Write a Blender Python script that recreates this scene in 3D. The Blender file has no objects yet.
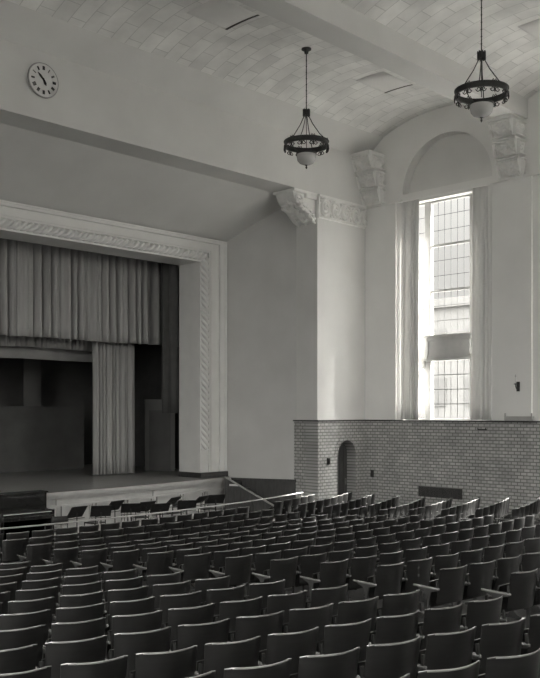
import bpy, bmesh, math, random
from mathutils import Vector, Matrix
PI = math.pi
random.seed(7)
C = bpy.context.scene.collection
H = 3.35                     # eye height above the flat floor
# ------------------------------------------------------------------ materials
def mat(name, col, rough=.6, metal=0, coat=0, spec=.5):
    m = bpy.data.materials.new(name); m.use_nodes = True
    b = m.node_tree.nodes['Principled BSDF']
    c = (col, col*.995, col*.975) if not isinstance(col, tuple) else col
    b.inputs['Base Color'].default_value = (*c, 1)
    b.inputs['Roughness'].default_value = rough
    b.inputs['Metallic'].default_value = metal
    b.inputs['Coat Weight'].default_value = coat
    b.inputs['Specular IOR Level'].default_value = spec
    return m
def N(m, t, **kw):
    n = m.node_tree.nodes.new(t)
    for k, v in kw.items():
        if k in n.inputs: n.inputs[k].default_value = v
        else: setattr(n, k, v)
    return n
def L(m, a, b): m.node_tree.links.new(a, b)
def g(c): return (c, c*.995, c*.975, 1)
def noisy(name, c0, c1, scale=3, rough=.7, detail=6, stretch=(1,1,1), bump=0, bscale=None, **kw):
    m = mat(name, c0, rough, **kw); b = m.node_tree.nodes['Principled BSDF']
    tc = N(m, 'ShaderNodeTexCoord'); mp = N(m, 'ShaderNodeMapping'); mp.inputs['Scale'].default_value = stretch
    L(m, tc.outputs['Object'], mp.inputs['Vector'])
    no = N(m, 'ShaderNodeTexNoise', Scale=scale, Detail=detail)
    L(m, mp.outputs[0], no.inputs['Vector'])
    r = N(m, 'ShaderNodeValToRGB'); r.color_ramp.elements[0].position = .3; r.color_ramp.elements[1].position = .7
    r.color_ramp.elements[0].color = g(c0); r.color_ramp.elements[1].color = g(c1)
    L(m, no.outputs['Fac'], r.inputs[0]); L(m, r.outputs[0], b.inputs['Base Color'])
    if bump:
        n2 = N(m, 'ShaderNodeTexNoise', Scale=bscale or scale*8, Detail=4); L(m, mp.outputs[0], n2.inputs['Vector'])
        bp = N(m, 'ShaderNodeBump', Strength=bump, Distance=.01); L(m, n2.outputs['Fac'], bp.inputs['Height'])
        L(m, bp.outputs[0], b.inputs['Normal'])
    return m
def brick(name, c1, c2, cm, axes, bw, rh, mortar, off=.5, rough=.7, bump=.4, bias=0, smooth=.1, mortar_mix=0, squash=1):
    m = mat(name, c1, rough); b = m.node_tree.nodes['Principled BSDF']
    tc = N(m, 'ShaderNodeTexCoord'); s = N(m, 'ShaderNodeSeparateXYZ'); c = N(m, 'ShaderNodeCombineXYZ')
    L(m, tc.outputs['Object'], s.inputs[0])
    L(m, s.outputs[axes[0]], c.inputs[0]); L(m, s.outputs[axes[1]], c.inputs[1])
    t = N(m, 'ShaderNodeTexBrick', Scale=1)
    t.inputs['Color1'].default_value = g(c1); t.inputs['Color2'].default_value = g(c2); t.inputs['Mortar'].default_value = g(cm)
    t.inputs['Brick Width'].default_value = bw; t.inputs['Row Height'].default_value = rh
    t.inputs['Mortar Size'].default_value = mortar; t.inputs['Bias'].default_value = bias
    t.inputs['Mortar Smooth'].default_value = smooth
    t.offset = off
    L(m, c.outputs[0], t.inputs['Vector'])
    no = N(m, 'ShaderNodeTexNoise', Scale=1.3, Detail=5); L(m, tc.outputs['Object'], no.inputs['Vector'])
    mr = N(m, 'ShaderNodeMapRange'); mr.inputs[1].default_value = .3; mr.inputs[2].default_value = .7
    mr.inputs[3].default_value = .85; mr.inputs[4].default_value = 1.1
    L(m, no.outputs['Fac'], mr.inputs[0])
    mx = N(m, 'ShaderNodeMix', data_type='RGBA', blend_type='MULTIPLY'); mx.inputs[0].default_value = 1
    L(m, t.outputs['Color'], mx.inputs[6]); L(m, mr.outputs[0], mx.inputs[7])
    L(m, mx.outputs[2], b.inputs['Base Color'])
    bp = N(m, 'ShaderNodeBump', Strength=bump, Distance=.01); bp.invert = True
    L(m, t.outputs['Fac'], bp.inputs['Height']); L(m, bp.outputs[0], b.inputs['Normal'])
    return m
M = {}
M['plaster'] = noisy('plaster', .74, .79, .9, .8, bump=.15, bscale=14)
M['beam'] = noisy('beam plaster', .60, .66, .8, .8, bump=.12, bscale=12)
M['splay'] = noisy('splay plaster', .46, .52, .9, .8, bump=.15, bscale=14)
M['stone'] = noisy('carved stone', .74, .82, 4, .75)
M['frame'] = noisy('frame paint', .66, .72, 2, .55)
M['vault'] = brick('vault tiles', .84, .74, .58, (1, 0), .82, .41, .010, rough=.65, bump=.15)
M['vault_panel'] = noisy('vault panel', .74, .78, 2, .6)
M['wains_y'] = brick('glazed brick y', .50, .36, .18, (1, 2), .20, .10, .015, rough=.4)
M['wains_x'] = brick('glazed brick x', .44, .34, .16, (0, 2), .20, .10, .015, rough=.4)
M['floor'] = noisy('floor', .022, .032, 2, .55)
M['dado'] = noisy('dark panelling', .035, .06, 3, .4, stretch=(6, 6, 1))
M['stagefloor'] = noisy('stage boards', .19, .28, 3, .35, stretch=(.6, 8, 1))
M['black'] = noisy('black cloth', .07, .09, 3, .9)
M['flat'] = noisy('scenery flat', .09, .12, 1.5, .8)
M['flatlight'] = noisy('scenery flat light', .13, .17, 1.2, .8)
M['border'] = noisy('border cloth', .30, .36, 2, .9, stretch=(1, 1, .2))
M['stage_cloth'] = noisy('stage curtain cloth', .31, .38, 4, .85, stretch=(3, 3, .3))
M['win_cloth'] = noisy('window curtain cloth', .68, .74, 4, .85, stretch=(3, 3, .3))
def translucent(m, w_, c):
    nt_ = m.node_tree; b = nt_.nodes['Principled BSDF']; o = nt_.nodes['Material Output']
    t = nt_.nodes.new('ShaderNodeBsdfTranslucent'); t.inputs[0].default_value = g(c); x = nt_.nodes.new('ShaderNodeMixShader'); x.inputs[0].default_value = w_
    nt_.links.new(b.outputs[0], x.inputs[1]); nt_.links.new(t.outputs[0], x.inputs[2]); nt_.links.new(x.outputs[0], o.inputs[0])
translucent(M['win_cloth'], .12, .6)
M['white'] = noisy('white paint', .36, .42, 3, .45)
M['rail'] = noisy('rail brass', .34, .42, 6, .3, metal=.3)
M['iron'] = noisy('black iron', .035, .05, 20, .5, metal=.5)
M['metalgrey'] = noisy('grey steel', .3, .36, 12, .4, metal=.6)
M['seat'] = noisy('seat plywood', .009, .016, 5, .33, stretch=(1, 1, 4), coat=.35)
M['seat'].node_tree.nodes['Principled BSDF'].inputs['Coat Roughness'].default_value = .2
M['seatiron'] = noisy('seat iron', .018, .026, 12, .6)
M['seatedge'] = noisy('seat edge highlight', .17, .24, 8, .2, coat=.8)  # window highlight along the seat-back tops, put into a lighter colour
M['armwood'] = noisy('arm wood', .13, .18, 8, .25, coat=.6)
M['piano'] = noisy('piano lacquer', .012, .02, 4, .2, coat=.8)
M['ivory'] = noisy('ivory keys', .55, .6, 20, .3)
M['clock'] = noisy('clock face', .62, .68, 4, .5)
M['door'] = noisy('oak door', .05, .09, 3, .5, stretch=(8, 8, .8))
M['sash'] = noisy('window sash paint', .40, .46, 4, .5)
M['lead2'] = noisy('dark pane', .065, .075, 3, .5)
M['lead'] = noisy('window lead', .04, .05, 4, .7)
M['facade'] = noisy('far facade', .085, .10, .8, .9)
M['ground'] = noisy('outdoor ground', .05, .08, .3, .9)
def glass(name, tint, gloss, rough=.05):
    m = bpy.data.materials.new(name); m.use_nodes = True; nt = m.node_tree; nt.nodes.clear()
    o = N(m, 'ShaderNodeOutputMaterial'); tr = N(m, 'ShaderNodeBsdfTransparent'); gl = N(m, 'ShaderNodeBsdfGlossy')
    tr.inputs[0].default_value = g(tint); gl.inputs['Roughness'].default_value = rough
    mx = N(m, 'ShaderNodeMixShader'); mx.inputs[0].default_value = gloss
    L(m, tr.outputs[0], mx.inputs[1]); L(m, gl.outputs[0], mx.inputs[2]); L(m, mx.outputs[0], o.inputs[0])
    return m
M['pane'] = glass('window glass', .85, .04)
def bowlglass():
    m = mat('frosted bowl glass', .75, .25); b = m.node_tree.nodes['Principled BSDF']
    b.inputs['Transmission Weight'].default_value = .5
    return m
M['bowl'] = bowlglass()
# ------------------------------------------------------------------ mesh helpers
class MB:
    def __init__(s): s.v = []; s.f = []
    def add(s, vs, fs):
        o = len(s.v); s.v += [tuple(v) for v in vs]; s.f += [tuple(i+o for i in f) for f in fs]; return s
    def box(s, x0, x1, y0, y1, z0, z1):
        return s.add([(x, y, z) for x in (x0, x1) for y in (y0, y1) for z in (z0, z1)],
                     [(0,1,3,2),(4,6,7,5),(0,4,5,1),(2,3,7,6),(0,2,6,4),(1,5,7,3)])
    def obox(s, c, u, v, w):   # centre, three half vectors
        c, u, v, w = map(Vector, (c, u, v, w))
        return s.add([c+a*u+b*v+d*w for a in (-1,1) for b in (-1,1) for d in (-1,1)],
                     [(0,1,3,2),(4,6,7,5),(0,4,5,1),(2,3,7,6),(0,2,6,4),(1,5,7,3)])
    def tube(s, pts, r, n=8, closed=False):
        pts = [Vector(p) for p in pts]; rs = r if isinstance(r, (list, tuple)) else [r]*len(pts)
        vs = []; K = len(pts); up = None
        for i, p in enumerate(pts):
            if closed: d = pts[(i+1) % K]-pts[i-1]
            else: d = pts[min(i+1, K-1)]-pts[max(i-1, 0)]
            d.normalize()
            if up is None: up = Vector((0,0,1)) if abs(d.z) < .9 else Vector((1,0,0))
            a = d.cross(up).normalized(); b = a.cross(d).normalized(); up = b
            for j in range(n):
                t = 2*PI*j/n; vs.append(p+(a*math.cos(t)+b*math.sin(t))*rs[i])
        fs = []
        for i in range(K if closed else K-1):
            k = (i+1) % K
            for j in range(n): fs.append((i*n+j, i*n+(j+1)%n, k*n+(j+1)%n, k*n+j))
        if not closed: fs.append(tuple(reversed(range(n)))); fs.append(tuple((K-1)*n+j for j in range(n)))
        return s.add(vs, fs)
    def lathe(s, prof, c=(0,0,0), n=24):
        vs = []; fs = []
        for r, z in prof:
            for j in range(n):
                t = 2*PI*j/n; vs.append((c[0]+r*math.cos(t), c[1]+r*math.sin(t), c[2]+z))
        for i in range(len(prof)-1):
            for j in range(n): fs.append((i*n+j, i*n+(j+1)%n, (i+1)*n+(j+1)%n, (i+1)*n+j))
        return s.add(vs, fs)
    def grid(s, fn, nu, nv):
        vs = [fn(i/nu, j/nv) for i in range(nu+1) for j in range(nv+1)]
        fs = [(i*(nv+1)+j, (i+1)*(nv+1)+j, (i+1)*(nv+1)+j+1, i*(nv+1)+j+1) for i in range(nu) for j in range(nv)]
        return s.add(vs, fs)
    def prism(s, poly, ax, a, b):   # poly 2d points; ax: axis extruded
        def P(p, t):
            return {0: (t, p[0], p[1]), 1: (p[0], t, p[1]), 2: (p[0], p[1], t)}[ax]
        n = len(poly)
        return s.add([P(p, a) for p in poly]+[P(p, b) for p in poly],
                     [tuple(range(n)), tuple(reversed(range(n, 2*n)))]+[(i, (i+1)%n, n+(i+1)%n, n+i) for i in range(n)])
    def mesh(s, name, m, smooth=False, bevel=0):
        me = bpy.data.meshes.new(name); me.from_pydata(s.v, [], s.f); me.materials.append(m)
        bm = bmesh.new(); bm.from_mesh(me)
        bmesh.ops.recalc_face_normals(bm, faces=bm.faces)
        if bevel:
            bmesh.ops.bevel(bm, geom=[e for e in bm.edges if len(e.link_faces) == 2 and e.calc_face_angle(0) > .6],
                            offset=bevel, segments=2, affect='EDGES', profile=.5)
        bm.to_mesh(me); bm.free()
        if smooth:
            me.polygons.foreach_set('use_smooth', [True]*len(me.polygons))
            me.set_sharp_from_angle(angle=math.radians(40))
        me.update(); return me
    def build(s, name, m, parent=None, loc=(0,0,0), rz=0, smooth=False, bevel=0):
        o = bpy.data.objects.new(name, s.mesh(name, m, smooth, bevel)); C.objects.link(o)
        o.location = loc; o.rotation_euler = (0, 0, rz)
        if parent: o.parent = parent
        return o
def tag(o, label=None, cat=None, group=None, kind=None):
    if label: o['label'] = label
    if cat: o['category'] = cat
    if group: o['group'] = group
    if kind: o['kind'] = kind
    return o
def struct(name, mb, m, label=None, parent=None, **kw):
    o = mb.build(name, m, parent, **kw)
    if parent is None: o['kind'] = 'structure'
    if label: o['label'] = label
    return o
def thing(name, label, cat, loc=(0,0,0), rz=0, group=None):
    o = bpy.data.objects.new(name, None); C.objects.link(o); o.location = loc; o.rotation_euler = (0,0,rz)
    o.empty_display_size = .2
    return tag(o, label, cat, group)
A = math.radians(45.7); FW = (math.sin(A), math.cos(A)); RT = (math.cos(A), -math.sin(A))
def proj(x, y, z):
    d = x*FW[0]+y*FW[1]; return (270+887*(x*RT[0]+y*RT[1])/d, 412-887*(z-H)/d, d)
# ------------------------------------------------------------------ main dimensions
XL, XR = -1.3, 23.6
XC = 11.25
YB = -5.0
YF = 18.5                    # front beam / pier face
ZS = H+6.9                   # beam soffit
ZR0, ZR1, ZCR = H+8.5, H+9.07, H+9.52
ZW = 3.05                    # wainscot top
PIER = 21.1
YP = 21.75                   # proscenium plane
ZST = 1.21
# ------------------------------------------------------------------ floor (raked, curved with the rows)
def S(x, y): return y-(1 if x < 12 else .3)*(x-12)**2/56
PR = [(-40, 1.6), (-5, 1.6), (1.2, 1.06), (2.4, .955), (3.05, .888), (3.9, .815), (11.2, .245), (13.9, .015), (15, .0), (60, 0)]
def fz(x, y):
    s = S(x, y)
    for (a, za), (b, zb) in zip(PR, PR[1:]):
        if s <= b: return za+(zb-za)*(s-a)/(b-a)
    return 0
fl = MB(); fl.grid(lambda u, v: (XL-.1+u*(XR-XL+.2), YB-.1+v*(22.5-YB), fz(XL-.1+u*(XR-XL+.2), YB-.1+v*(22.5-YB))), 60, 90)
fl.box(XL-.1, XR+.1, YB-.1, 22.4, -.3, -.1)
struct('floor', fl, M['floor'], 'dark raked auditorium floor under the rows of seats', smooth=True)
# ------------------------------------------------------------------ window wall (right)
def arch_z(y, yc, r, zb, stilt):
    d = abs(y-yc)
    return zb if d >= r else zb+stilt+math.sqrt(max(0, r*r-d*d))
WINS = [15.38, 10.18, 4.98, -.22]
HW = 1.63; ZSILL = 3.08; ZHEAD = H+6.72; ZSPR = H+6.85; ZTOP = 13.3
w = MB()
edges = [YB-.1]
for yc in sorted(WINS): edges += [yc-HW, yc+HW]
edges.append(YF+.1)
for i in range(0, len(edges), 2): w.box(XR, XR+.5, edges[i], edges[i+1], 0, ZTOP)     # solid piers between openings
for yc in WINS:
    w.box(XR, XR+.5, yc-HW, yc+HW, 0, ZSILL-.03)
    w.box(XR+.40, XR+.5, yc-HW, yc+HW, ZHEAD, ZTOP)                                     # lunette back
    w.box(XR, XR+.4, yc-HW, yc+HW, ZHEAD, ZSPR+.2)
    n = 40
    for k in range(n):                                                                # wall over the arch
        a = PI-PI*k/n; b = PI-PI*(k+1)/n
        ya, yb = yc+HW*math.cos(a), yc+HW*math.cos(b)
        za, zb = ZSPR+.22+HW*math.sin(a), ZSPR+.22+HW*math.sin(b)
        w.add([(XR, ya, za), (XR, yb, zb), (XR, yb, ZTOP), (XR, ya, ZTOP), (XR+.4, ya, za), (XR+.4, yb, zb)],
              [(0,1,2,3), (0,4,5,1)])
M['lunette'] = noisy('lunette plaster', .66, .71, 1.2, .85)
k = MB()
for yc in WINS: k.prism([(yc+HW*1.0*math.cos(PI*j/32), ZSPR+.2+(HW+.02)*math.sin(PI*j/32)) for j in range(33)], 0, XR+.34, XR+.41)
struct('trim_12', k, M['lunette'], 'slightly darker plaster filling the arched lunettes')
struct('wall_right', w, M['plaster'], 'pale plaster window wall with arched blind lunettes above the tall windows')
for i, (ya, yb) in enumerate([(17.25, YF), (12.45, 13.72), (7.25, 8.52), (2.05, 3.32), (-3.15, -1.88)]):
    t = MB(); t.box(XR-.07, XR, ya, yb, ZW, ZSPR)
    struct(f'trim_{i+1}', t, M['plaster'], 'flat plaster pilaster strip on the window wall')
t = MB()
es = [YB] + sum([[yc-HW, yc+HW] for yc in sorted(WINS)], []) + [YF]
for i in range(0, len(es), 2): t.box(XR-.11, XR, es[i], es[i+1], ZSPR-.05, ZSPR+.03)
for yc in WINS: t.box(XR-.02, XR+.1, yc-HW, yc+HW, ZSPR-.04, ZSPR+.02)
struct('trim_6', t, M['plaster'], 'thin string course along the window wall at springing height')
w = MB(); w.box(XR-.05, XR, YB, YF, -.05, ZW)
struct('trim_7', w, M['wains_y'], 'glazed brick wainscot on the window wall')
w = MB(); w.box(XR-.09, XR+.2, YB, YF, ZW, ZW+.045)
struct('trim_8', w, M['dado'], 'dark sill band along the top of the brick wainscot')
# windows
def window(i, yc, left=False):
    r = thing(f'window_{i}', None, None, (XL-.3 if left else XR+.3, yc, ZSILL), PI if left else 0); r['kind'] = 'structure'
    r['label'] = 'tall leaded window between gathered curtains' if i == 1 else 'unseen tall leaded side window nearer the camera'
    zt = ZHEAD-ZSILL
    P0, P1 = .71, .94            # posts
    f = MB()
    for s in (-1, 1):
        a, b = sorted((s*P0, s*P1)); f.box(-.07, .07, a, b, 0, zt)
        a, b = sorted((s*(HW-.05), s*HW)); f.box(-.05, .05, a, b, 0, zt)
    f.box(-.05, .05, -HW, HW, zt-.06, zt); f.box(-.05, .05, -HW, HW, 0, .06)
    f.build('window_frame', M['sash'], r)
    zb = 1.64+H-ZSILL; zp = 2.42+H-ZSILL
    for zz, h in ((5.28, .075), (3.84, .075)):
        k = MB(); k.box(-.05, .05, -P0, P0, zz+H-ZSILL-h/2, zz+H-ZSILL+h/2); k.build('transom_bar', M['sash'], r)
    k = MB()                                       # lead lines
    for j in range(1, 6):
        y = -P0+2*P0*j/6; k.box(-.003, .003, y-.011, y+.011, .06, zb); k.box(-.003, .003, y-.007, y+.007, zp, zt-.06)
    z = .06
    for j in range(1, 4): z = .06+(zb-.06)*j/4; k.box(-.003, .003, -HW, HW, z-.011, z+.011)
    for a, b, n in ((zp, 3.84+H-ZSILL, 3), (3.84+H-ZSILL, 5.28+H-ZSILL, 3), (5.28+H-ZSILL, zt, 3)):
        for j in range(1, n): z = a+(b-a)*j/n; k.box(-.003, .003, -HW, HW, z-.007, z+.007)
    for s in (-1, 1): k.box(-.003, .003, s*1.26-.008, s*1.26+.008, .06, zt)
    k.build('lead_lines', M['lead'], r)
    k = MB(); k.box(.015, .02, -HW, HW, .03, zt-.03); k.build('glass_pane', M['pane'], r)
    # spandrel panel in the middle
    k = MB(); k.box(-.16, .02, -1.02, 1.0, zb, zp); k.box(-.2, .02, -1.05, 1.03, zp-.05, zp+.02); k.box(-.2, .02, -1.05, 1.03, zb-.02, zb+.05)
    k.box(-.185, -.15, -.8, -.74, zb+.1, zp-.12); k.box(-.185, -.15, .74, .8, zb+.1, zp-.12)
    k.box(-.185, -.15, -.8, .8, zp-.18, zp-.12); k.box(-.185, -.15, -.8, .8, zb+.1, zb+.15)
    k.prism([(1.03, zb), (.9, zb), (.93, zb-.15), (1.03, zb-.26)], 0, -.16, .0)
    k.build('spandrel_panel', M['sash'], r)
for i, yc in enumerate(WINS): window(i+1, yc)
for i, yc in enumerate(WINS): window(i+5, yc, True)  # mirrored left-wall windows, unseen, added to bring in fill light
# gathered cloth
def cloth(fnpos, L_, z0, z1, amp, wave, seed, thick_rows=14, step=.02, topamp=.5, hem=0):
    rnd = random.Random(seed); mb = MB(); n = int(L_/step)
    ph = [rnd.uniform(0, 6.3) for _ in range(6)]
    hts = [rnd.uniform(.55, 1.0) for _ in range(int(L_/wave*1.4)+8)]
    def off(s, v):
        ph_ = s/wave+.22*math.sin(s/wave*1.9+ph[0])+.15*math.sin(s/wave*.83+ph[1])+.05*v*math.sin(s*3+ph[2])+2
        i_ = int(math.floor(ph_)); a = abs(math.sin(PI*ph_))**.62
        return -amp*a*hts[i_ % len(hts)]*(topamp+(1-topamp)*(1-v))-.12*amp*math.sin(s/wave*9+ph[3])
    rows = thick_rows
    def P(u, v):
        s = u*L_; o = off(s, v); x, y = fnpos(s, o); z = z0+(z1-z0)*v
        if v == 0 and hem: z += hem*math.sin(s*1.7)+.3*hem*math.sin(s*6)
        return (x, y, z)
    mb.grid(P, n, rows)
    return mb
def solid(o, t=.012):
    m = o.modifiers.new('thickness', 'SOLIDIFY'); m.thickness = t; return o
words = ['far', 'second', 'third', 'nearest']
for i, yc in enumerate(WINS):
    for s, nm in ((1, 'stage-side'), (-1, 'rear-side')):
        y0 = yc+s*(HW+.02); wd = .72 if s > 0 else .64
        c = cloth(lambda q, o, y0=y0, s=s: (XR-.03+o, y0-s*q), wd, ZW+.05, ZSPR-.07, .12, .15, 10*i+s, step=.012)
        o = solid(c.build('window_curtain', M['win_cloth'], smooth=True))
        lab = (f'long pale gathered curtain on the {"left" if s > 0 else "right"} edge of the tall window' if i == 0 else
               f'long pale curtain, {nm} edge of the {words[i]} window along the side wall')
        tag(o, lab, 'curtain', 'long gathered curtains beside the tall windows')
# ------------------------------------------------------------------ other walls
w = MB()
for i in range(0, len(edges), 2): w.box(XL-.4, XL, edges[i], edges[i+1] if i < len(edges)-2 else 22, 0, ZTOP)
for yc in WINS:
    w.box(XL-.4, XL, yc-HW, yc+HW, 0, ZSILL-.03); w.box(XL-.4, XL, yc-HW, yc+HW, ZHEAD, ZTOP)
struct('wall_left', w, M['plaster'])
BW = [14.5, 20.5]
w = MB(); e = [XL-.4]+sum([[c-1.6, c+1.6] for c in BW], [])+[XR+.5]
for i in range(0, len(e), 2): w.box(e[i], e[i+1], YB-.5, YB, 0, ZTOP)
for c in BW: w.box(c-1.6, c+1.6, YB-.5, YB, 0, 5.4); w.box(c-1.6, c+1.6, YB-.5, YB, 9.6, ZTOP)
struct('wall_back', w, M['plaster'])
for i, c in enumerate(BW):  # invented back-wall windows behind the camera, added for ambient fill
    r = thing(f'window_{9+i}', None, None, (c, YB-.25, 5.4)); r['kind'] = 'structure'; r['label'] = 'wide unseen back-wall window added for fill light'
    k = MB()
    for x in (-1.56, -.8, 0, .8, 1.56): k.box(x-.04, x+.04, -.05, .05, 0, 4.2)
    for z in (.04, 1.4, 2.8, 4.16): k.box(-1.6, 1.6, -.05, .05, z-.04, z+.04)
    k.build('window_frame', M['sash'], r)
    k = MB(); k.box(-1.6, 1.6, -.01, 0, 0, 4.2); k.build('glass_pane', M['pane'], r)
# ------------------------------------------------------------------ ceiling
RIBS = [(17.8, YF), (12.6, 13.3), (7.4, 8.1), (2.2, 2.9), (-3.0, -2.3)]
for i, (a, b) in enumerate(RIBS):
    t = MB()
    if i == 0: t.prism([(a, ZR1), (b, ZR0), (b, ZTOP), (a, ZTOP)], 0, XL, XR)
    else: t.box(XL, XR, a, b, ZR0, ZTOP)
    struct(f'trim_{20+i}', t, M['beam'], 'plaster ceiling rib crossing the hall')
def vz(y, a, b):
    t = (y-a)/(b-a)*2-1; return ZR1+(ZCR-ZR1)*(1-abs(t)**2.2)
sp = [(b, RIBS[i][0]) for i, (_, b) in list(enumerate([(r[0], r[1]) for r in RIBS]))[1:] for a in [0]]
SPANS = [(13.3, 17.8), (8.1, 12.6), (2.9, 7.4), (-2.3, 2.2), (YB, -3.0)]
v = MB()
for a, b in SPANS:
    v.grid(lambda p, q, a=a, b=b: (XL+p*(XR-XL), a+q*(b-a), vz(a+q*(b-a), a, b)), 2, 28)
struct('ceiling', v, M['vault'], 'shallow barrel vaults of tile between the plaster ribs', smooth=True)
t = MB(); t.box(XL-.4, XR+.5, YB-.5, YF, ZTOP-.02, ZTOP+.2); struct('trim_30', t, M['plaster'])
pl = ['above and left of the nearer-stage chandelier', 'near the window wall over the corner corbel',
      'in the second vault above the wall', 'in the second vault left of the right chandelier']
for i, (x1, x0, a, b, ya, yb) in enumerate([(14.95, 13.7, 13.3, 17.8, 15.0, 16.15), (21.25, 19.9, 13.3, 17.8, 15.0, 16.0),
                                   (21.2, 19.9, 8.1, 12.6, 9.9, 10.9), (14.9, 13.6, 8.1, 12.6, 9.9, 10.9)]):
    r = thing('ceiling_panel', 'smooth plaster ceiling panel with a dark slot edge, '+pl[i], 'ceiling panel', ((x0+x1)/2, (ya+yb)/2, vz((ya+yb)/2, a, b)), group='slotted panels in the vault')
    cx, cy, cz = r.location
    k = MB(); k.grid(lambda p, q: (x0+p*(x1-x0)-cx, ya+q*(yb-ya)-cy, vz(ya+q*(yb-ya), a, b)-.006-cz), 2, 12)
    solid(k.build('panel_plate', M['vault_panel'], r, smooth=True), .004)
    k = MB(); k.grid(lambda p, q: (x1+p*.07-cx, ya+q*(yb-ya)-cy, vz(ya+q*(yb-ya), a, b)-.008-cz), 1, 12)
    solid(k.build('slot', M['black'], r), .004)
# ------------------------------------------------------------------ front beam, piers, splayed walls, sloping ceiling
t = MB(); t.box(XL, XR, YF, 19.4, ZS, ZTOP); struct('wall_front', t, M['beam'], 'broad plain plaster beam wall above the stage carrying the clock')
# right pier: above wainscot
def pier(sgn):
    X = lambda x: x if sgn > 0 else 2*XC-x
    def bx(m, x0, x1, *r): a, b = sorted((X(x0), X(x1))); m.box(a, b, *r)
    p = MB(); bx(p, PIER, XR+(.3 if sgn > 0 else 1.5-.3), YF, YF+1.0, ZW, ZS)
    i = 0 if sgn > 0 else 20
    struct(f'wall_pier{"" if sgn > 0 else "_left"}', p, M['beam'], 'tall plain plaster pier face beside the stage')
    if sgn < 0:
        p = MB(); bx(p, PIER, XR, YF-.05, YF+1.0, 0, ZW); struct('wall_pier_base', p, M['wains_x'])
        return
    # wainscot with the arched doorway
    xc, r, zs = 22.5, .47, 1.95
    p = MB(); x0, x1 = PIER-.03, XR-.05
    y0, y1 = YF-.05, YF+.45
    p.box(x0, xc-r, y0, y1, -.02, ZW); p.box(xc+r, x1, y0, y1, -.02, ZW)
    n = 24
    for k in range(n):
        a = PI-PI*k/n; b = PI-PI*(k+1)/n
        xa, xb, za, zb = xc+r*math.cos(a), xc+r*math.cos(b), zs+r*math.sin(a), zs+r*math.sin(b)
        p.add([(xa, y0, za), (xb, y0, zb), (xb, y0, ZW), (xa, y0, ZW), (xa, y1, za), (xb, y1, zb)], [(0,1,2,3), (0,4,5,1)])
    struct('wall_pier_wainscot', p, M['wains_x'], 'glazed brick wainscot of the pier with an arched doorway')
    p = MB(); p.box(PIER-.03, PIER+.3, y1, 19.55, -.02, ZW); struct('wall_pier_side', p, M['wains_y'])
    p = MB(); p.box(PIER, XR, 19.3, 19.5, 0, ZW); struct('wall_passage', p, M['black'])
    p = MB(); p.box(PIER-.06, XR-.06, YF-.08, YF+.02, ZW, ZW+.045); p.box(PIER-.06, PIER+.02, YF, 19.5, ZW, ZW+.045)
    struct('trim_9', p, M['dado'])
    # archivolt ring of bricks
    rg = MB(); pr = []
    for k in range(n+1):
        a = PI-PI*k/n
        pr.append((xc+math.cos(a)*(r+.16), zs+math.sin(a)*(r+.16), xc+math.cos(a)*(r+.0), zs+math.sin(a)*(r+.0)))
    for a, b in zip(pr, pr[1:]):
        rg.add([(a[0], y0-.015, a[1]), (b[0], y0-.015, b[1]), (b[2], y0-.015, b[3]), (a[2], y0-.015, a[3]),
                (a[0], y0, a[1]), (b[0], y0, b[1])], [(0,1,2,3), (0,4,5,1)])
    struct('trim_10', rg, M['wains_x'])
    d = thing('door_1', None, None, (xc, y1-.12, 0)); d['kind'] = 'structure'; d['label'] = 'dark wooden door in the arched brick doorway'
    k = MB(); pts = [(-r, 0), (r, 0)]+[(r*math.cos(PI*j/16), zs+r*math.sin(PI*j/16)) for j in range(17)]
    k.prism(pts, 1, 0, .06)
    for xx in (-.3, -.1, .1, .3): k.box(xx-.012, xx+.012, -.015, 0, .1, zs+.2)
    k.build('door_leaf', M['door'], d)
    k = MB(); k.box(.34, .37, -.06, -.02, .95, 1.15); k.build('door_handle', M['metalgrey'], d)
pier(1); pier(-1)
for sg, nm in ((1, 'right'), (-1, 'left')):
    X = lambda x: x if sg > 0 else 2*XC-x
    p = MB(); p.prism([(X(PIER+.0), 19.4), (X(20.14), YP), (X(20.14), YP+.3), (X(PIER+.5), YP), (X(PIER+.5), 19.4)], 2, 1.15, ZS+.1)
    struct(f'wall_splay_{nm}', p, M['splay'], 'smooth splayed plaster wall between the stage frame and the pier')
    p = MB(); p.prism([(X(PIER-.03), 19.4), (X(20.11), YP), (X(20.14), YP+.3), (X(PIER+.5), YP), (X(PIER+.5), 19.4)], 2, 0, 1.15)
    p.prism([(X(PIER-.07), 19.38), (X(20.07), YP), (X(20.14), YP+.1), (X(PIER+.3), YP), (X(PIER+.3), 19.38)], 2, 1.09, 1.17)
    struct(f'baseboard_{nm}', p, M['dado'], 'dark wooden dado below the splayed wall')
p = MB()
p.add([(2*XC-PIER-.1, 19.4, ZS), (PIER+.1, 19.4, ZS), (20.24, YP, H+5.66), (2*XC-20.24, YP, H+5.66),
       (2*XC-PIER-.1, 19.4, ZS+.3), (PIER+.1, 19.4, ZS+.3), (20.24, YP, H+5.96), (2*XC-20.24, YP, H+5.96)],
      [(0,1,2,3), (7,6,5,4), (0,4,5,1), (1,5,6,2), (2,6,7,3), (3,7,4,0)])
struct('ceiling_slope', p, M['beam'], 'sloping plaster ceiling running down to the stage frame')
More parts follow.
